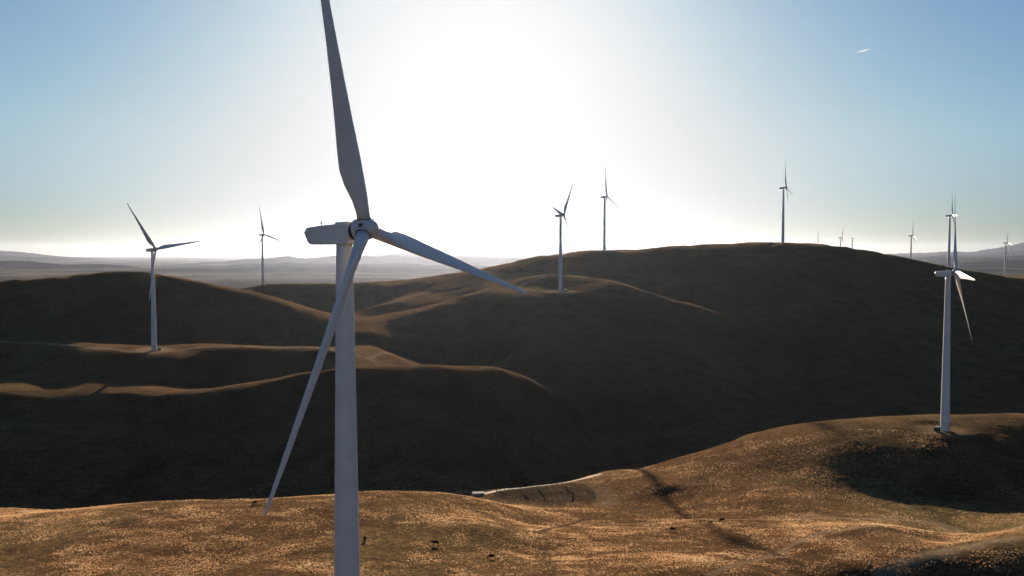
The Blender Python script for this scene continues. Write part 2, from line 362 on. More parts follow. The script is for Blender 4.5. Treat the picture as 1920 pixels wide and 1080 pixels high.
def terrain_z(th, lr):
    x = np.exp(lr) * np.sin(th); y = np.exp(lr) * np.cos(th); r = np.exp(lr)
    back = np.abs(th) > cth[-1]
    z = base_z(th, lr)
    if np.any(back):                                    # behind the camera: blend the two edges
        s = (np.abs(th) - cth[-1]) / (math.pi - cth[-1]); zl = base_z(-np.abs(th) * 0 + cth[0], lr); zr = base_z(np.abs(th) * 0 + cth[-1], lr)
        k = np.where(th > 0, 0.5 + 0.5 * (1 - s), 0.5 - 0.5 * (1 - s)); z = np.where(back, zl * (1 - k) + zr * k, z)
    for D, wd, prof in RANGES:
        pth = np.array([math.atan((p[0] - 960) / F) for p in prof])
        Y = D * K
        ph = np.array([P(p[0], p[1], Y).z for p in prof])
        h = np.interp(np.clip(th, pth[0], pth[-1]), pth, ph) + 258
        h = h * (1 + 0.16 * fbm(th * D, th * 0 + D * 0.37, D * 0.05, 4, 0.6))
        lrY = lr + np.log(np.maximum(np.cos(np.clip(th, -0.9, 0.9)), 0.2))
        d = (lrY - math.log(Y)) / wd
        ridge = 0.75 + 0.5 * (1 - np.abs(fbm(x, y, D * 0.09, 4, 0.55)))
        shape = np.exp(-d * d * 2.2)
        wob = 1 + 0.10 * fbm(x, y, D * 0.05, 3) * (np.abs(d) > 0.03)
        cut = np.where(np.abs(d) > 0.25, ridge * wob, 1.0 * wob)
        zz = -258 + np.maximum(h, 0) * shape * np.minimum(cut, 1.0 + 0.15 * (np.abs(d) < 0.25))
        z = np.maximum(z, np.where(r > D * 0.4, zz, -1e9))
    fade = np.clip((r - 60) / 100, 0, 1) * np.clip((6000 - r) / 2000, 0, 1)
    gul = np.abs(fbm(x * 1.0, y * 0.6, 85, 4)); z = z - fade * np.clip((r - 800) / 250, 0, 1) * 1.5 * np.clip(1 - gul / 0.22, 0, 1)
    z = z + fade * (0.6 * fbm(x, y, 48, 3) * np.clip(r / 600, 0.4, 1.8) + 0.10 * fbm(x, y, 6, 3))
    return z
TT, LL = np.meshgrid(TH, LR, indexing='ij')
ZZ = terrain_z(TT, LL)
XX = np.exp(LL) * np.sin(TT); YY = np.exp(LL) * np.cos(TT)
def ground(x, y):
    th = math.atan2(x, y); lr = math.log(math.hypot(x, y))
    i = min(max(int(np.searchsorted(TH, th)) - 1, 0), len(TH) - 2); j = min(max(int(np.searchsorted(LR, lr)) - 1, 0), len(LR) - 2)
    u = (th - TH[i]) / (TH[i + 1] - TH[i]); v = (lr - LR[j]) / (LR[j + 1] - LR[j])
    return float((ZZ[i, j] * (1 - v) + ZZ[i, j + 1] * v) * (1 - u) + (ZZ[i + 1, j] * (1 - v) + ZZ[i + 1, j + 1] * v) * u)
def on_ground(px, py, lo, hi):
    """first terrain point met along the view ray through a photo pixel, searched between two distances"""
    d = P(px, py, 1.0); a = lo
    while a < hi:
        if ground(d.x * a, d.y * a) >= d.z * a: break
        a *= 1.002
    return Vector((d.x * a, d.y * a, ground(d.x * a, d.y * a)))

# masks for bare earth (turbine pads, tracks) and darker ground (streaks, trampled pens)
dirt = np.zeros_like(ZZ); mud_streak = np.zeros_like(ZZ)
def seg_mask(arr, path, width, amt):
    x0 = min(p[0] for p in path) - 3 * width; x1 = max(p[0] for p in path) + 3 * width
    y0 = min(p[1] for p in path) - 3 * width; y1 = max(p[1] for p in path) + 3 * width
    sel = (XX > x0) & (XX < x1) & (YY > y0) & (YY < y1)
    x, y = XX[sel], YY[sel]; best = np.full(x.shape, 1e9)
    for (ax, ay), (bx, by) in zip(path[:-1], path[1:]):
        L2 = (bx - ax) ** 2 + (by - ay) ** 2 + 1e-9
        s = np.clip(((x - ax) * (bx - ax) + (y - ay) * (by - ay)) / L2, 0, 1)
        best = np.minimum(best, np.hypot(x - ax - s * (bx - ax), y - ay - s * (by - ay)))
    wv = width * (1 + 0.35 * fbm(x, y, 9, 2))
    m_ = np.clip(1.4 - best / wv, 0, 1) * amt
    arr[sel] = np.maximum(arr[sel], m_)
def track(pix, lo, hi, width, amt=0.8):
    pth = [on_ground(px, py, lo, hi) for px, py in pix]
    seg_mask(dirt, [(p.x, p.y) for p in pth], width, amt); return pth


# turbine sites: (base pixel or hub pixel, distance ahead, rotor angle); the tower stands 80 m tall
HUB_H, BLADE = 80.0, 45.0
YAW = rad(65.6)
def site(hx, hy, Y):
    h = P(hx, hy, Y); ax = Vector((math.sin(YAW), -math.cos(YAW), 0)) * 3.6
    return Vector((h.x - ax.x, h.y - ax.y, h.z - HUB_H))
SITES = [
    # key, hub px, hub py, Y, phi, label
    ('main', 685.5, 434.4, 120.0, -14.9, 'huge white wind turbine close by, its top blade cut off by the frame'),
    ('left', 292, 468, 684.0, 82, 'white turbine on the low ridge before the big left hill'),
    ('hill', 1057, 404, 914.0, 38, 'turbine on a levelled pad atop the middle hill, one blade pointing to upper right'),
    ('right', 1793, 512, 424.0, 26, 'white turbine seen edge on, standing on the brown grassy knoll beside the black shadow'),
    ('low', 495, 440, 1376.0, 108, 'dark turbine on the low reddish ridge between the left hill and the plain'),
    ('crest', 1138, 369, 1267.0, 112, 'turbine on the flat shoulder of the skyline, just behind the middle hill'),
    ('summit', 1474, 352, 1243.0, 104, 'turbine alone on the very summit of the large dark hill'),
    ('far_a', 1579, 446, 2300.0, 40, 'tiny turbine with splayed blades, half sunk behind the dark hill near the summit'),
    ('far_b', 1712, 442, 1900.0, 18, 'small turbine half sunk behind the falling slope of the dark hill'),
    ('far_c', 1786, 404, 1290.0, 26, 'dark turbine rising directly behind the nacelle of the knoll turbine'),
    ('far_d', 1889, 455, 2065.0, 20, 'slim distant turbine standing before the blue mountains by the frame edge'),
]
POS = {k: site(hx, hy, Y) for k, hx, hy, Y, ph, lb in SITES}
for k, z_r in (('left', 16), ('hill', 17), ('right', 12), ('crest', 18)):     # level the pads
    p = POS[k]; d = np.hypot(XX - p.x, YY - p.y); g = ground(p.x, p.y)
    f = np.clip(1.6 - d / z_r, 0, 1); f = f * f * (3 - 2 * f) * 0.85
    ZZ[:] = ZZ * (1 - f) + (g) * f
    dm = np.clip(1.25 - d / (z_r * (1 + 0.25 * fbm(XX, YY, 20, 2))), 0, 1) * (0.75 if k != 'right' else 0.25)
    dirt = np.maximum(dirt, np.clip(dm * 3, 0, 0.75 if k != 'right' else 0.3))
# bare tracks
track([(0, 641), (80, 644), (150, 650), (220, 656), (297, 660), (380, 650), (450, 649), (540, 652), (628, 657), (670, 666), (700, 677)], 580, 760, 3.2, 0.85)
track([(690, 672), (720, 661), (800, 660)], 580, 800, 2.5, 0.7)
track([(945, 526), (985, 519), (1040, 517), (1100, 519), (1150, 527), (1200, 544), (1250, 559), (1290, 569), (1330, 582)], 840, 1000, 3.0, 0.8)
track([(1000, 545), (970, 541), (985, 530), (1020, 521)], 840, 1000, 3.0, 0.7)
track([(1104, 546), (1125, 540), (1160, 541)], 840, 1000, 2.5, 0.6)
track([(1085, 474), (1134, 472), (1175, 472)], 1100, 1400, 5, 0.7)
track([(0, 740), (60, 738), (110, 746), (160, 748)], 450, 640, 1.8, 0.35)
track([(1130, 984), (1280, 975), (1450, 975), (1600, 972), (1700, 974), (1760, 986), (1840, 1002), (1920, 985)], 240, 400, 1.8, 0.7)
track([(1740, 979), (1790, 990), (1840, 1002)], 240, 340, 1.8, 0.85)
track([(1650, 1076), (1700, 1056), (1750, 1041), (1800, 1028), (1850, 1018), (1920, 1007)], 180, 300, 2.6, 0.75)
track([(1330, 1079), (1420, 1050), (1480, 1025), (1540, 998), (1640, 986)], 180, 340, 1.4, 0.55)
track([(1105, 915), (1128, 930), (1140, 945)], 280, 460, 6.0, 0.3)
def dark_streak(pix, lo, hi, width, amt):  # darkens narrow streaks along swales and rills
    pth = [on_ground(px, py, lo, hi) for px, py in pix]; seg_mask(mud_streak, [(p.x, p.y) for p in pth], width, amt)
dark_streak([(0, 1066), (90, 1032), (180, 998), (260, 976)], 170, 330, 2.6, 0.30)
dark_streak([(690, 1046), (760, 1056), (850, 1076)], 170, 300, 0.9, 0.5)
dark_streak([(1010, 1000), (1035, 990), (1090, 976), (1150, 962), (1210, 950)], 250, 400, 1.0, 0.5)
dark_streak([(900, 936), (960, 948), (1010, 957), (1080, 958)], 260, 420, 1.2, 0.45)
dark_streak([(1030, 1079), (1020, 1040), (1012, 1010)], 180, 330, 2.2, 0.25)
dark_streak([(1250, 872), (1330, 846), (1420, 815)], 380, 480, 1.2, 0.3)
dark_streak([(1560, 1005), (1640, 996), (1720, 1002), (1800, 1016)], 240, 300, 4.0, 0.35)  # darker band along the front side of the knoll
pm = on_ground(1010, 930, 300, 460)
x, y = XX - pm.x, YY - pm.y; streak0 = mud_streak
mud_streak = np.clip(1.5 - np.hypot(x / 24, y / 26) * (1 + 0.3 * fbm(XX, YY, 12, 3)), 0, 1) * 0.8
mud_streak = np.maximum(mud_streak, streak0)

nth, nlr = ZZ.shape
V = np.stack([XX, YY, ZZ], -1).reshape(-1, 3).astype(np.float32)
ii, jj = np.meshgrid(np.arange(nth - 1), np.arange(nlr - 1), indexing='ij'); q = (ii * nlr + jj)
quad = np.stack([q, q + nlr, q + nlr + 1, q + 1], -1).reshape(-1, 4)
# close the ring behind the camera
k = np.arange(nlr - 1)
me = bpy.data.meshes.new('terrain')
me.vertices.add(len(V)); me.vertices.foreach_set('co', V.ravel())
me.loops.add(quad.size); me.loops.foreach_set('vertex_index', quad.ravel().astype(np.int32))
me.polygons.add(len(quad)); me.polygons.foreach_set('loop_start', np.arange(0, quad.size, 4, dtype=np.int32))
me.update(calc_edges=True)
me.polygons.foreach_set('use_smooth', np.ones(len(quad), dtype=bool))
if me.polygons[0].normal.z < 0: me.flip_normals()
far_ = np.clip((np.exp(LL) - 4000) / 1500, 0, 1); rise = np.clip((ZZ + 246) / 14, 0, 1); plain = far_ * (1 - rise); scrub = far_ * rise
for nm, arr in (('dirt', dirt), ('mud_streak', mud_streak), ('plain', plain), ('scrub', scrub)):
    at = me.attributes.new(nm, 'FLOAT', 'POINT'); at.data.foreach_set('value', arr.ravel().astype(np.float32))
me.materials.append(M_GRASS)
terrain = link('terrain', me); tag(terrain, kind='structure')

# ------------------------------------------------------------------ wind turbines
def tower_mesh():
    prof = [(z, 2.15 - 0.98 * (z / 78.0) ** 1.15) for z in (np.linspace(0, 1, 40) * 78.5)]; prof = [(-3.0, 2.15)] + prof
    rings = [[(r * math.cos(a), r * math.sin(a), z) for a in np.linspace(0, 2 * math.pi, 40, endpoint=False)] for z, r in prof]
    v, f = loft(rings); return mesh_from('tower', v, f, M_WHITE)
def nacelle_mesh():
    # side outline along local +X (towards the rotor); extruded in Y, edges bevelled
    o = [(-6.0, 0.05), (-5.55, 0.72), (-3.2, 0.95), (1.35, 1.18), (1.55, 0.9), (1.55, -1.6), (1.3, -1.82), (-4.9, -1.72), (-5.4, -1.45)]
    rings = []
    for y, s in ((-1.45, 0.92), (-1.3, 1.0), (1.3, 1.0), (1.45, 0.92)):
        rings.append([(-2 + (x + 2) * (0.985 if s < 1 else 1), y, -0.3 + (z + 0.3) * s) for x, z in o])
    v, f = loft(rings); bm = bmesh.new(); vs = [bm.verts.new(p) for p in v]
    for q_ in f: bm.faces.new([vs[i] for i in q_])
    return bm_mesh('nacelle', bm, M_WHITE)
def blade_mesh():
    st = [(1.15, 1.85, 1.85, 27), (2.6, 1.9, 1.8, 27), (4.2, 2.4, 1.5, 27), (6.5, 3.25, 1.1, 27), (8.6, 3.65, 0.85, 26), (11, 3.5, 0.68, 24), (15, 3.0, 0.5, 21),
          (20, 2.45, 0.38, 18), (26, 1.9, 0.28, 15), (32, 1.45, 0.2, 12), (38, 1.1, 0.14, 10), (42, 0.8, 0.1, 9), (44, 0.55, 0.07, 8), (44.8, 0.3, 0.04, 8), (45, 0.1, 0.02, 8)]
    rings = []
    for r, c, t, tw in st:
        b_ = min(1, max(0, (r - 2.6) / 5.5)); b_ = b_ * b_ * (3 - 2 * b_); ring = []
        for a in np.linspace(0, 2 * math.pi, 28, endpoint=False):
            ca, sa = math.cos(a), math.sin(a)
            xc, yc = c * 0.5 * ca, t * 0.5 * sa                      # circle-like root
            u = 0.5 - 0.5 * ca                                       # 0 leading .. 1 trailing
            th_ = t * 0.5 * (2.2 * math.sqrt(max(u, 0)) * (1 - u) * 1.18 + 0.03) * (1 if sa >= 0 else -1)
            xa, ya = c * (0.32 - u), th_ + 0.02 * c
            x_, y_ = xc * (1 - b_) + xa * b_, yc * (1 - b_) + ya * b_
            g = -rad(tw); ring.append((x_ * math.cos(g) - y_ * math.sin(g), x_ * math.sin(g) + y_ * math.cos(g), r))
        rings.append(ring)
    v, f = loft(rings); return mesh_from('blade', v, f, M_WHITE)
def hub_mesh():
    bm = bmesh.new()
    prof = [(-1.6, 0.85), (-1.55, 1.2), (-1.1, 1.3), (-0.4, 1.38), (0.6, 1.36), (1.15, 1.2), (1.6, 0.9), (1.85, 0.45), (1.92, 0.02)]
    rings = [[(x, r * math.cos(a), r * math.sin(a)) for a in np.linspace(0, 2 * math.pi, 32, endpoint=False)] for x, r in prof]
    v, f = loft(rings); vs = [bm.verts.new(p) for p in v]
    for q_ in f: bm.faces.new([vs[i] for i in q_])
    return bm_mesh('hub', bm, M_WHITE, True)
def yoke_mesh():
    bm = bmesh.new()
    prof = [(-1.45, 1.3), (-1.42, 1.5), (-1.05, 1.5), (-1.02, 1.3)]
    rings = [[(x, r * math.cos(a), r * math.sin(a)) for a in np.linspace(0, 2 * math.pi, 36, endpoint=False)] for x, r in prof]
    v, f = loft(rings); vs = [bm.verts.new(p) for p in v]
    for q_ in f: bm.faces.new([vs[i] for i in q_])
    for k_ in range(3):
        a = rad(60 + 120 * k_)
        vv = add_box(bm, -0.2, 0, 1.36, 2.2, 0.5, 0.34) + add_box(bm, 0.9, 0, 1.22, 0.5, 0.9, 0.3)
        bmesh.ops.rotate(bm, verts=vv, cent=(0, 0, 0), matrix=Matrix.Rotation(-a, 3, 'X'))
    return bm_mesh('hub_yoke', bm, M_WHITE)
def hatch_dark_mesh():
    bm = bmesh.new(); add_box(bm, 0.25, 0, 1.56, 0.7, 0.42, 0.06); return bm_mesh('access_hatch', bm, M_DARK)
def socket_mesh():
    prof = [(0.55, 1.1), (1.02, 1.1), (1.08, 1.16), (1.3, 1.16), (1.34, 1.1), (1.34, 0.97)]
    rings = [[(r * math.cos(a), r * math.sin(a), z) for a in np.linspace(0, 2 * math.pi, 32, endpoint=False)] for z, r in prof]
    v, f = loft(rings); return mesh_from('blade_socket', v, f, M_WHITE)
def ring_mesh():
    prof = [(1.3, 0.93), (1.3, 1.06), (1.42, 1.06), (1.42, 0.93)]
    rings = [[(r * math.cos(a), r * math.sin(a), z) for a in np.linspace(0, 2 * math.pi, 32, endpoint=False)] for z, r in prof]
    v, f = loft(rings, False)
    m_ = len(rings[0]); f += [(3 * m_ + j, 3 * m_ + (j + 1) % m_, (j + 1) % m_, j) for j in range(m_)]
    return mesh_from('bearing_ring', v, f, M_DARK)
def shaft_mesh():
    bm = bmesh.new(); add_tube(bm, (1.3, 0, 0), (2.2, 0, 0), 0.95, n=24)
    for a in range(8):
        t_ = a * math.pi / 4; add_box(bm, 1.85, 1.0 * math.cos(t_), 1.0 * math.sin(t_), 0.3, 0.16, 0.16)
    add_tube(bm, (1.56, 0, -0.1), (1.62, 0, -0.1), 1.25, n=28)  # dark disc and shaft colour stand in for the shade of a recess
    return bm_mesh('main_shaft', bm, M_DARK)
def hatch_mesh():
    bm = bmesh.new(); add_box(bm, 0.15, 0, 1.24, 2.2, 1.9, 0.34); bmesh.ops.bevel(bm, geom=bm.edges[:], offset=0.08, segments=2, affect='EDGES')
    return bm_mesh('roof_hatch', bm, M_WHITE)
def antenna_mesh():
    bm = bmesh.new(); add_tube(bm, (-4.3, 0.5, 0.7), (-4.3, 0.5, 2.35), 0.03, 0.02, 6); add_tube(bm, (-4.3, 0.5, 0.7), (-4.3, 0.5, 1.0), 0.07, n=6)
    return bm_mesh('lightning_rod', bm, M_GREY)
def vane_mesh():
    bm = bmesh.new(); add_tube(bm, (-3.75, -0.3, 0.7), (-3.75, -0.3, 1.35), 0.035, n=6); add_box(bm, -3.75, -0.3, 1.4, 0.22, 0.1, 0.2)
    for s_ in (-1, 1): add_tube(bm, (-3.75, -0.3, 1.3), (-3.75 + 0.2 * s_, -0.3, 1.38), 0.02, n=5)
    return bm_mesh('wind_vane', bm, M_GREY)
def door_mesh():
    bm = bmesh.new(); add_box(bm, 0, -2.13, 2.9, 0.95, 0.12, 2.1); bmesh.ops.bevel(bm, geom=bm.edges[:], offset=0.03, segments=1, affect='EDGES')
    return bm_mesh('door', bm, M_GREY)
def steps_mesh():
    bm = bmesh.new()
    for i in range(7): add_box(bm, 0, -2.4 - 0.3 * i, 1.72 - 0.26 * i, 1.1, 0.3, 0.06)
    for s_ in (-0.55, 0.55):
        add_tube(bm, (s_, -2.3, 2.75), (s_, -4.3, 1.05), 0.03, n=6); add_tube(bm, (s_, -4.3, -0.3), (s_, -4.3, 1.05), 0.03, n=6); add_tube(bm, (s_, -2.3, -0.3), (s_, -2.3, 2.75), 0.03, n=6)
    return bm_mesh('steps', bm, M_GREY)

TILT, CONE = rad(7.2), rad(6.1)
LIB = {'tower': tower_mesh(), 'nacelle': nacelle_mesh(), 'blade': blade_mesh(), 'hub': hub_mesh(), 'blade_socket': socket_mesh(), 'bearing_ring': ring_mesh(),
       'main_shaft': shaft_mesh(), 'roof_hatch': hatch_mesh(), 'lightning_rod': antenna_mesh(), 'wind_vane': vane_mesh(), 'door': door_mesh(), 'steps': steps_mesh(), 'hub_yoke': yoke_mesh(), 'access_hatch': hatch_dark_mesh()}
FLANGE = {}
def turbine(key, phi_deg, label, detail):
    p = POS[key].copy(); g = ground(p.x, p.y); dz = g - p.z
    t = empty('wind_turbine', (p.x, p.y, p.z))
    tag(t, label, 'wind turbine', 'wind turbines spread over the hills')
    # the tower is set so that its foot meets the ground under the hub
    sc_z = (HUB_H - dz) / HUB_H
    tw = link('tower', LIB['tower'], t, Matrix.Translation((0, 0, dz)) @ Matrix.Diagonal((1, 1, sc_z, 1)))
    if detail:
        link('door', LIB['door'], tw, Matrix.Rotation(rad(30), 4, 'Z')); link('steps', LIB['steps'], tw, Matrix.Rotation(rad(30), 4, 'Z'))
        for zf in (20.0, 48.0):
            rf = 2.15 - 0.98 * (zf / 78.0) ** 1.15; v_, f_ = loft([[(r_ * math.cos(a_), r_ * math.sin(a_), zf + z_) for a_ in np.linspace(0, 2 * math.pi, 40, endpoint=False)] for z_, r_ in ((-0.07, rf - 0.05), (-0.06, rf + 0.012), (0.06, rf + 0.012), (0.07, rf - 0.05))], False)
            if zf not in FLANGE: FLANGE[zf] = mesh_from('flange', v_, f_, M_WHITE)
            link('flange', FLANGE[zf], tw)
    yaw_m = Matrix.Translation((0, 0, HUB_H)) @ Matrix.Rotation(YAW - rad(90), 4, 'Z')      # local +X towards the rotor
    na = link('nacelle', LIB['nacelle'], t, yaw_m @ Matrix.Rotation(rad(-1.0), 4, 'Y'))
    link('roof_hatch', LIB['roof_hatch'], na)
    if detail: link('lightning_rod', LIB['lightning_rod'], na); link('wind_vane', LIB['wind_vane'], na)
    rot = yaw_m @ Matrix.Rotation(-TILT, 4, 'Y')
    link('main_shaft', LIB['main_shaft'], na, Matrix.Rotation(-TILT + rad(1), 4, 'Y'))
    hubm = rot @ Matrix.Translation((3.6, 0, 0))
    hb = link('hub', LIB['hub'], t, hubm @ Matrix.Rotation(-rad(phi_deg), 4, 'X'))
    if detail: link('hub_yoke', LIB['hub_yoke'], hb); [link('access_hatch', LIB['access_hatch'], hb, Matrix.Rotation(-rad(60 + 120 * q_), 4, 'X')) for q_ in range(3)]
    for k_ in range(3):
        # blade frame: local Z along the blade, X to its leading edge, -Y facing upwind
        a = rad(phi_deg + 120 * k_)
        # in rotor frame X=upwind axis, Y = left of it, Z = up; image-right in-plane direction is +Y here
        m_ = Matrix.Rotation(-a, 4, 'X') @ Matrix.Rotation(CONE, 4, 'Y') @ Matrix.Rotation(rad(90), 4, 'Z') 
        bl = link('blade', LIB['blade'], t, hubm @ m_)
        mm = hb.matrix_basis.inverted() @ hubm @ Matrix.Rotation(-a, 4, 'X')
        if detail:
            link('blade_socket', LIB['blade_socket'], hb, mm); link('bearing_ring', LIB['bearing_ring'], bl)
    return t
for k, hx, hy, Y, ph, lb in SITES:
    turbine(k, ph, lb, Y < 1000)


# ------------------------------------------------------------------ masts and far tower
def mast(name, px, top, Y, h, label, lattice):
    t_ = P(px, top, Y); g = ground(t_.x, t_.y); bm = bmesh.new()
    h = max(h, t_.z - g)
    if lattice:
        r = 1.1; cs = [Vector((r * math.cos(a), r * math.sin(a), 0)) for a in (0.3, 2.394, 4.488)]; n_ = int(h / 3)
        for c_ in cs: add_tube(bm, c_ - Vector((0, 0, 2)), c_ * 0.55 + Vector((0, 0, h)), 0.16, 0.12, 6)
        for i in range(n_):
            for a in range(3):
                k0, k1 = 1 - 0.45 * i / n_, 1 - 0.45 * (i + 1) / n_
                add_tube(bm, cs[a] * k0 + Vector((0, 0, i * h / n_)), cs[(a + 1) % 3] * k1 + Vector((0, 0, (i + 1) * h / n_)), 0.07, n=4)
        for z_ in (0.55, 0.8): add_box(bm, 0, 0, h * z_, 3.0, 0.5, 1.4)
    else:
        add_tube(bm, (0, 0, -2), (0, 0, h), 0.28, 0.18, 8)
        for a in range(3):
            for z_ in (0.5, 0.95): add_tube(bm, (0, 0, h * z_), (28 * math.cos(a * 2.094), 28 * math.sin(a * 2.094), -1), 0.025, n=4)
        for z_ in (0.6, 0.8, 0.98): add_tube(bm, (-1.6, 0, h * z_), (1.6, 0, h * z_), 0.06, n=5)
    o = link(name, bm_mesh(name, bm, M_GREY)); o.location = (t_.x, t_.y, t_.z - h)
    tag(o, label, 'mast')
mast('measuring_mast', 1254, 413, 1420, 60, 'hair-thin measuring mast behind the left part of the long dark hill', False)
mast('lattice_mast', 1534, 433, 1650, 50, 'short lattice mast just right of the summit turbine', True)
tp = P(1598, 447, 2400); tt_ = empty('turbine_tower', (tp.x, tp.y, tp.z - 80.8)); tag(tt_, 'tiny tower with a bare crossbar top, no blades in view, by a splayed turbine', 'tower')
gz = ground(tp.x, tp.y) - (tp.z - 80.8)
link('tower', LIB['tower'], tt_, Matrix.Translation((0, 0, gz)) @ Matrix.Diagonal((1, 1, (80 - gz) / 80, 1))); link('nacelle', LIB['nacelle'], tt_, Matrix.Translation((2.5, 0, 80)))

# ------------------------------------------------------------------ transformer cabinets at the tower feet
def cab_meshes():
    bm = bmesh.new(); add_box(bm, 0, 0, 1.0, 2.3, 1.9, 2.2); bmesh.ops.bevel(bm, geom=bm.edges[:], offset=0.05, segments=2, affect='EDGES')
    for i in range(7): add_box(bm, -1.25, -0.75 + 0.25 * i, 1.0, 0.25, 0.06, 1.5)
    b = bm_mesh('cabinet', bm, M_GREEN); bm = bmesh.new(); add_box(bm, 0, 0, 2.17, 2.5, 2.1, 0.14); l = bm_mesh('lid', bm, M_GREY)
    bm = bmesh.new()
    for sx in (-0.55, 0.55): add_box(bm, sx, -0.97, 1.0, 1.0, 0.06, 1.8)
    return b, l, bm_mesh('door', bm, M_GREEN)
CAB = cab_meshes()
for key, dx, dy, lb in (('right', -4.6, -1.5, 'dark transformer cabinet left of the tower foot on the brown knoll'),
                        ('hill', 5.5, -2.0, 'dark transformer cabinet at the foot of the middle hill turbine'), ('left', 4.8, -1.0, 'dark transformer cabinet at the foot of the turbine before the left hill')):
    p = POS[key]; x, y = p.x + dx, p.y + dy
    c = empty('transformer', (x, y, ground(x, y)), 0.3); tag(c, lb, 'transformer', 'transformer cabinets beside the towers')
    link('cabinet', CAB[0], c); link('lid', CAB[1], c); link('door', CAB[2], c)

# ------------------------------------------------------------------ cattle
def cow_mesh(head_down):
    """one continuous skinned body about 2.3 m long, head towards +X"""
    v, e, r = [], [], []
    def add(p, rad_, parent=None):
        v.append(p); r.append(rad_)
        if parent is not None: e.append((parent, len(v) - 1))
        return len(v) - 1
    hip = add((-0.62, 0, 1.05), (0.44, 0.40))
    b1 = add((-0.2, 0, 0.98), (0.48, 0.52), hip); b2 = add((0.3, 0, 0.99), (0.46, 0.52), b1); sh = add((0.68, 0, 1.06), (0.40, 0.44), b2)
    if head_down:
        n1 = add((0.98, 0, 1.0), (0.19, 0.2), sh); n2 = add((1.18, 0, 0.62), (0.15, 0.16), n1); h1 = add((1.28, 0, 0.36), (0.14, 0.14), n2); h2 = add((1.32, 0, 0.1), (0.09, 0.09), h1)
    else:
        n1 = add((0.98, 0, 1.3), (0.19, 0.2), sh); n2 = add((1.2, 0, 1.45), (0.15, 0.16), n1); h1 = add((1.38, 0, 1.45), (0.14, 0.14), n2); h2 = add((1.62, 0, 1.32), (0.09, 0.09), h1)
    for s_ in (-1, 1):
        q_ = add((h1 and v[h1][0] - 0.05, 0.2 * s_, v[h1][2] + 0.06), (0.045, 0.03), h1)
        a = add((0.64, 0.2 * s_, 0.85), (0.16, 0.13), sh); a = add((0.66, 0.2 * s_, 0.45), (0.075, 0.075), a); a = add((0.63, 0.2 * s_, 0.06), (0.06, 0.06), a)
        a = add((-0.62, 0.2 * s_, 0.85), (0.19, 0.14), hip); a = add((-0.78, 0.2 * s_, 0.48), (0.08, 0.08), a); a = add((-0.72, 0.2 * s_, 0.06), (0.06, 0.06), a)
    t_ = add((-0.98, 0, 1.2), (0.06, 0.06), hip); t_ = add((-1.07, 0, 0.85), (0.03, 0.03), t_); add((-1.06, 0, 0.5), (0.05, 0.05), t_)
    me_ = bpy.data.meshes.new('cow_frame'); me_.from_pydata(v, e, []); o = bpy.data.objects.new('cow_frame', me_); COL.objects.link(o)
    sk = o.modifiers.new('skin', 'SKIN'); sub = o.modifiers.new('sub', 'SUBSURF'); sub.levels = 1
    for i, sv in enumerate(me_.skin_vertices[0].data): sv.radius = r[i]; sv.use_root = (i == 0)
    dg = bpy.context.evaluated_depsgraph_get(); dg.update()
    m_ = bpy.data.meshes.new_from_object(o.evaluated_get(dg)); bpy.data.objects.remove(o)
    m_.name = 'cow'; m_.materials.clear(); m_.materials.append(M_COW); m_.polygons.foreach_set('use_smooth', [True] * len(m_.polygons))
    return m_
COWS = (cow_mesh(True), cow_mesh(False))
for px, py, lo, hi, hd, rz, sc_, lb in (
    (477, 946, 180, 400, 1, 70, 1.0, 'black cow near the crest of the front slope, beside the long blade tip'),
    (684, 1014, 150, 330, 1, -75, 1.0, 'black cow seen end on, right beside the big tower'),
    (817, 1023, 150, 330, 0, 175, 1.0, 'black cow facing left with its head raised on the front slope'),
    (922, 1048, 150, 330, 1, 182, 1.0, 'black grazing cow lowest down the front slope'),
    (1260, 996, 180, 400, 1, 10, 1.0, 'black grazing cow below the dirt track, apart from the others'),
    (1313, 981, 180, 400, 0, 95, 0.6, 'small black calf on the track, left one of the pair'),
    (1332, 982, 180, 400, 1, 40, 0.7, 'small black calf on the track, right one of the pair'),
    (1354, 979, 180, 400, 1, 185, 1.05, 'black cow where the dark track edge begins'),
    (1211, 804, 450, 800, 0, 30, 1.1, 'cow speck low on the dark slope, left of the other two there'),
    (1311, 791, 450, 800, 1, 150, 1.1, 'cow speck on the dark slope, uppermost of the three there'),
    (1352, 800, 450, 800, 1, 0, 1.1, 'cow speck on the dark slope, closest to the brown knoll')):
    p = on_ground(px, py, lo, hi); c = link('cow', COWS[0 if hd else 1]); c.location = p - Vector((0, 0, 0.03)); c.rotation_euler = (0, 0, rad(rz)); c.scale = (sc_ * 1.0,) * 3
    tag(c, lb, 'cow', 'black cattle on the slopes')

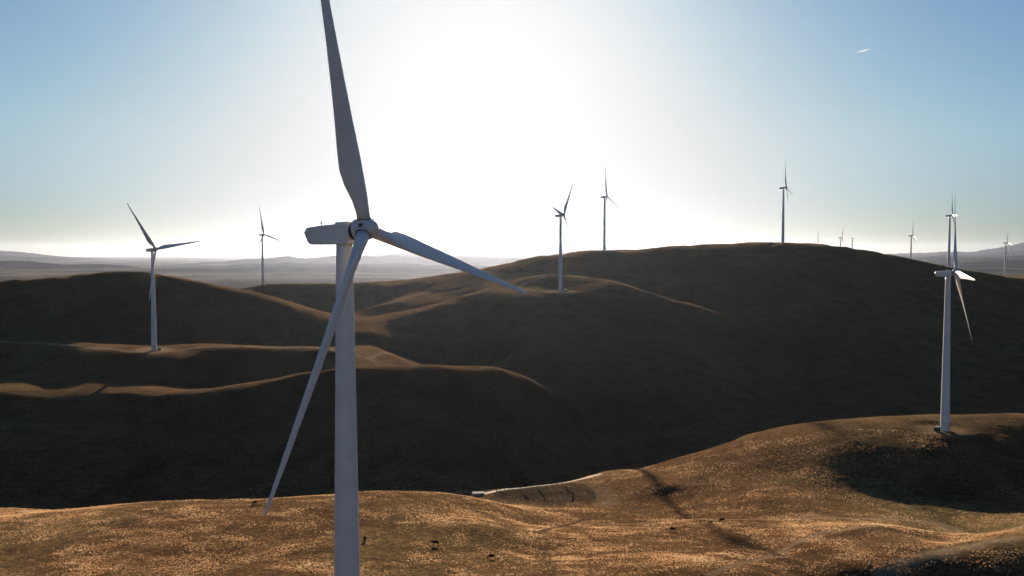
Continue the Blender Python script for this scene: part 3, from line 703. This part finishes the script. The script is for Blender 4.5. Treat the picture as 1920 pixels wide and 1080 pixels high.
# ------------------------------------------------------------------ cattle pens, shed and road in the little valley
def drape(name, pix, lo, hi, width, mat, lift=0.12):
    p3 = [on_ground(a, b, lo, hi) for a, b in pix]; path = []
    for a, b in zip(p3[:-1], p3[1:]):
        n_ = max(2, int((b - a).length / 2.0))
        for i in range(n_): path.append(a.lerp(b, i / n_))
    path.append(p3[-1])
    for _ in range(12): path = [path[0]] + [(path[i - 1] + path[i] * 2 + path[i + 1]) / 4 for i in range(1, len(path) - 1)] + [path[-1]]
    v, f = [], []; ks = np.linspace(-1, 1, 7)
    for i, p in enumerate(path):
        d = (path[min(i + 1, len(path) - 1)] - path[max(i - 1, 0)]); d.z = 0; d.normalize(); nrm = Vector((-d.y, d.x, 0))
        wv = width * (0.9 + 0.2 * random.random()) / 2
        for k_ in ks:
            x_, y_ = p.x + nrm.x * k_ * wv, p.y + nrm.y * k_ * wv
            v.append((x_, y_, ground(x_, y_) + (lift if abs(k_) < 0.99 else -0.25)))
    for i in range(len(path) - 1):
        for j in range(6): f.append((i * 7 + j, i * 7 + j + 1, (i + 1) * 7 + j + 1, (i + 1) * 7 + j))
    o = link(name, mesh_from(name, v, f, mat)); tag(o, kind='structure'); return o
drape('road', [(905, 927), (935, 921), (985, 914), (1030, 909), (1070, 903), (1100, 896), (1128, 889)], 300, 520, 5.0, M_DIRT)
def fence(pix, label):
    p3 = [on_ground(a, b, 280, 520) for a, b in pix]; bm = bmesh.new(); prev = None
    for a, b in zip(p3[:-1], p3[1:]):
        n_ = max(1, round((b - a).length / 2.6))
        for i in range(n_ + 1):
            p = a.lerp(b, i / n_); q_ = Vector((p.x, p.y, ground(p.x, p.y)))
            add_tube(bm, q_ - Vector((0, 0, 0.3)), q_ + Vector((0, 0, 1.9)), 0.11, n=6)
            if prev is not None:
                for h_ in (0.4, 0.8, 1.2, 1.6): add_tube(bm, prev + Vector((0, 0, h_)), q_ + Vector((0, 0, h_)), 0.06, n=5)
            prev = q_
    o = link('pen_fence', bm_mesh('pen_fence', bm, M_RAIL)); tag(o, label, 'fence', 'rail fences of the cattle pens')
fence([(930, 926), (985, 917), (1045, 911), (1095, 915)], 'weathered rail fence on the road side of the cattle pens')
fence([(1095, 915), (1112, 926), (1116, 938), (1100, 941)], 'curving rail fence closing the right end of the cattle pens')
fence([(930, 926), (975, 938), (1035, 945), (1100, 941)], 'long rail fence on the near side of the cattle pens')
fence([(975, 920), (985, 930), (990, 939)], 'leftmost cross fence inside the cattle pens')
fence([(1008, 915), (1020, 930), (1022, 943)], 'middle cross fence inside the cattle pens')
fence([(1060, 914), (1075, 927), (1072, 942)], 'rightmost cross fence inside the cattle pens')
fence([(985, 930), (1020, 930), (1075, 927), (1112, 927)], 'lengthwise dividing fence through the middle of the cattle pens')
p = on_ground(897, 929, 300, 520)
sh_ = empty('shed', p, 0.15); tag(sh_, 'small pale low shed at the left end of the valley road', 'shed')
bm = bmesh.new(); add_box(bm, 0, 0, 0.5, 5.6, 2.2, 1.6); link('wall', bm_mesh('wall', bm, M_PALE), sh_)
bm = bmesh.new(); add_box(bm, 0, 0, 1.4, 6.0, 2.6, 0.12); bmesh.ops.rotate(bm, verts=bm.verts, cent=(0, 0, 1.4), matrix=Matrix.Rotation(rad(5), 3, 'X')); link('roof', bm_mesh('roof', bm, M_PALE), sh_)
bm = bmesh.new(); add_box(bm, 1.6, -1.12, 0.45, 1.0, 0.08, 1.4); link('door', bm_mesh('door', bm, M_DARK), sh_)

# ------------------------------------------------------------------ contrail high above
a, b = P(1606, 98.5, 42000), P(1629, 92.5, 42000); rings = []
for i in range(14):
    u = i / 13; c = a.lerp(b, u); r = 70 * (math.sin(math.pi * min(1, u * 0.92 + 0.04)) ** 0.7) * (0.5 + 0.6 * u) * (0.85 + 0.3 * random.random())
    rings.append([(c.x, c.y + r * math.cos(t_), c.z + r * 0.8 * math.sin(t_)) for t_ in np.linspace(0, 2 * math.pi, 12, endpoint=False)])
v, f = loft(rings); mc = bpy.data.materials.new('ice_cloud'); mc.use_nodes = True; t = mc.node_tree; t.nodes.clear()
o_ = t.nodes.new('ShaderNodeOutputMaterial'); tr = t.nodes.new('ShaderNodeBsdfTranslucent'); tp_ = t.nodes.new('ShaderNodeBsdfTransparent'); mx = t.nodes.new('ShaderNodeMixShader')
tr.inputs[0].default_value = (0.9, 0.92, 0.95, 1); mx.inputs[0].default_value = 0.09
t.links.new(tp_.outputs[0], mx.inputs[1]); t.links.new(tr.outputs[0], mx.inputs[2]); t.links.new(mx.outputs[0], o_.inputs[0])
tag(link('contrail', mesh_from('contrail', v, f, mc)), 'short white contrail streak high in the clear sky', 'contrail')

# ------------------------------------------------------------------ dry grass tufts on the near slopes
def tufts(n_try):
    # more tufts close by; blades lean and curve a little
    r = np.exp(rng.uniform(math.log(150), math.log(470), n_try)); th = np.radians(rng.uniform(-33, 33, n_try))
    x = r * np.sin(th); y = r * np.cos(th)
    i = np.clip(np.searchsorted(TH, th) - 1, 0, len(TH) - 2); j = np.clip(np.searchsorted(LR, np.log(r)) - 1, 0, len(LR) - 2)
    u = (th - TH[i]) / (TH[i + 1] - TH[i]); v_ = (np.log(r) - LR[j]) / (LR[j + 1] - LR[j])
    z = (ZZ[i, j] * (1 - v_) + ZZ[i, j + 1] * v_) * (1 - u) + (ZZ[i + 1, j] * (1 - v_) + ZZ[i + 1, j + 1] * v_) * u
    dens = 0.42 + 0.6 * fbm(x, y, 22, 3) + 0.6 * fbm(x * 0.6, y, 4.5, 3) - 1.2 * dirt[i, j] - 1.5 * mud_streak[i, j]
    ok = rng.random(n_try) < np.clip(dens, 0.05, 1)
    x, y, z = x[ok], y[ok], z[ok]; n_ = len(x); B = 5
    X = np.repeat(x, B) + rng.normal(0, 0.14, n_ * B); Y = np.repeat(y, B) + rng.normal(0, 0.14, n_ * B); Z = np.repeat(z, B)
    h = np.repeat(rng.uniform(0.14, 0.42, n_) * (0.8 + 0.5 * fbm(x, y, 9, 2)), B) * rng.uniform(0.6, 1.1, n_ * B)
    a = rng.uniform(0, 2 * np.pi, n_ * B); wv = rng.uniform(0.03, 0.07, n_ * B); lean = rng.uniform(0.1, 0.7, n_ * B) * h
    dx, dy = np.cos(a), np.sin(a); b_ = rng.uniform(0, 2 * np.pi, n_ * B)
    p0 = np.stack([X - dx * wv, Y - dy * wv, Z - 0.08], 1); p1 = np.stack([X + dx * wv, Y + dy * wv, Z - 0.08], 1)
    p2 = np.stack([X + np.cos(b_) * lean, Y + np.sin(b_) * lean, Z + h], 1)
    V_ = np.stack([p0, p1, p2], 1).reshape(-1, 3).astype(np.float32); m_ = bpy.data.meshes.new('dry_grass'); k_ = len(V_) // 3
    m_.vertices.add(len(V_)); m_.vertices.foreach_set('co', V_.ravel()); m_.loops.add(len(V_)); m_.loops.foreach_set('vertex_index', np.arange(len(V_), dtype=np.int32))
    m_.polygons.add(k_); m_.polygons.foreach_set('loop_start', np.arange(0, len(V_), 3, dtype=np.int32)); m_.update(calc_edges=True)
    mt = bpy.data.materials.new('straw'); mt.use_nodes = True; t = mt.node_tree; t.nodes.clear()
    o = t.nodes.new('ShaderNodeOutputMaterial'); d = t.nodes.new('ShaderNodeBsdfDiffuse'); tr = t.nodes.new('ShaderNodeBsdfTranslucent'); mx = t.nodes.new('ShaderNodeMixShader')
    geo = t.nodes.new('ShaderNodeNewGeometry'); ns = noise(t, geo.outputs['Position'], 0.12, 5, 0.7)
    c = ramp(t, ns.outputs[0], [(0.32, (0.34, 0.175, 0.08)), (0.5, (0.50, 0.305, 0.165)), (0.68, (0.64, 0.46, 0.28))]).outputs[0]
    t.links.new(c, d.inputs[0]); t.links.new(c, tr.inputs[0]); mx.inputs[0].default_value = 0.55
    t.links.new(d.outputs[0], mx.inputs[1]); t.links.new(tr.outputs[0], mx.inputs[2]); t.links.new(mx.outputs[0], o.inputs[0]); m_.materials.append(mt)
    tag(link('dry_grass', m_), kind='stuff')
tufts(420000)

# ------------------------------------------------------------------ haze
def haze():
    top = max(float(ZZ.max()) + 15, 160.0); bot = float(ZZ.min()) - 1.0
    bm = bmesh.new(); add_box(bm, 0, 0, (top + bot) / 2, 136000, 136000, top - bot)
    m = bpy.data.materials.new('air_haze'); m.use_nodes = True; t = m.node_tree; t.nodes.clear()
    o = t.nodes.new('ShaderNodeOutputMaterial'); v = t.nodes.new('ShaderNodeVolumePrincipled')
    v.inputs['Color'].default_value = (0.64, 0.73, 0.97, 1); v.inputs['Density'].default_value = 4.7e-6; v.inputs['Anisotropy'].default_value = 0.75
    t.links.new(v.outputs[0], o.inputs['Volume'])
    h = link('haze', bm_mesh('haze', bm, m)); tag(h, kind='stuff')
haze()
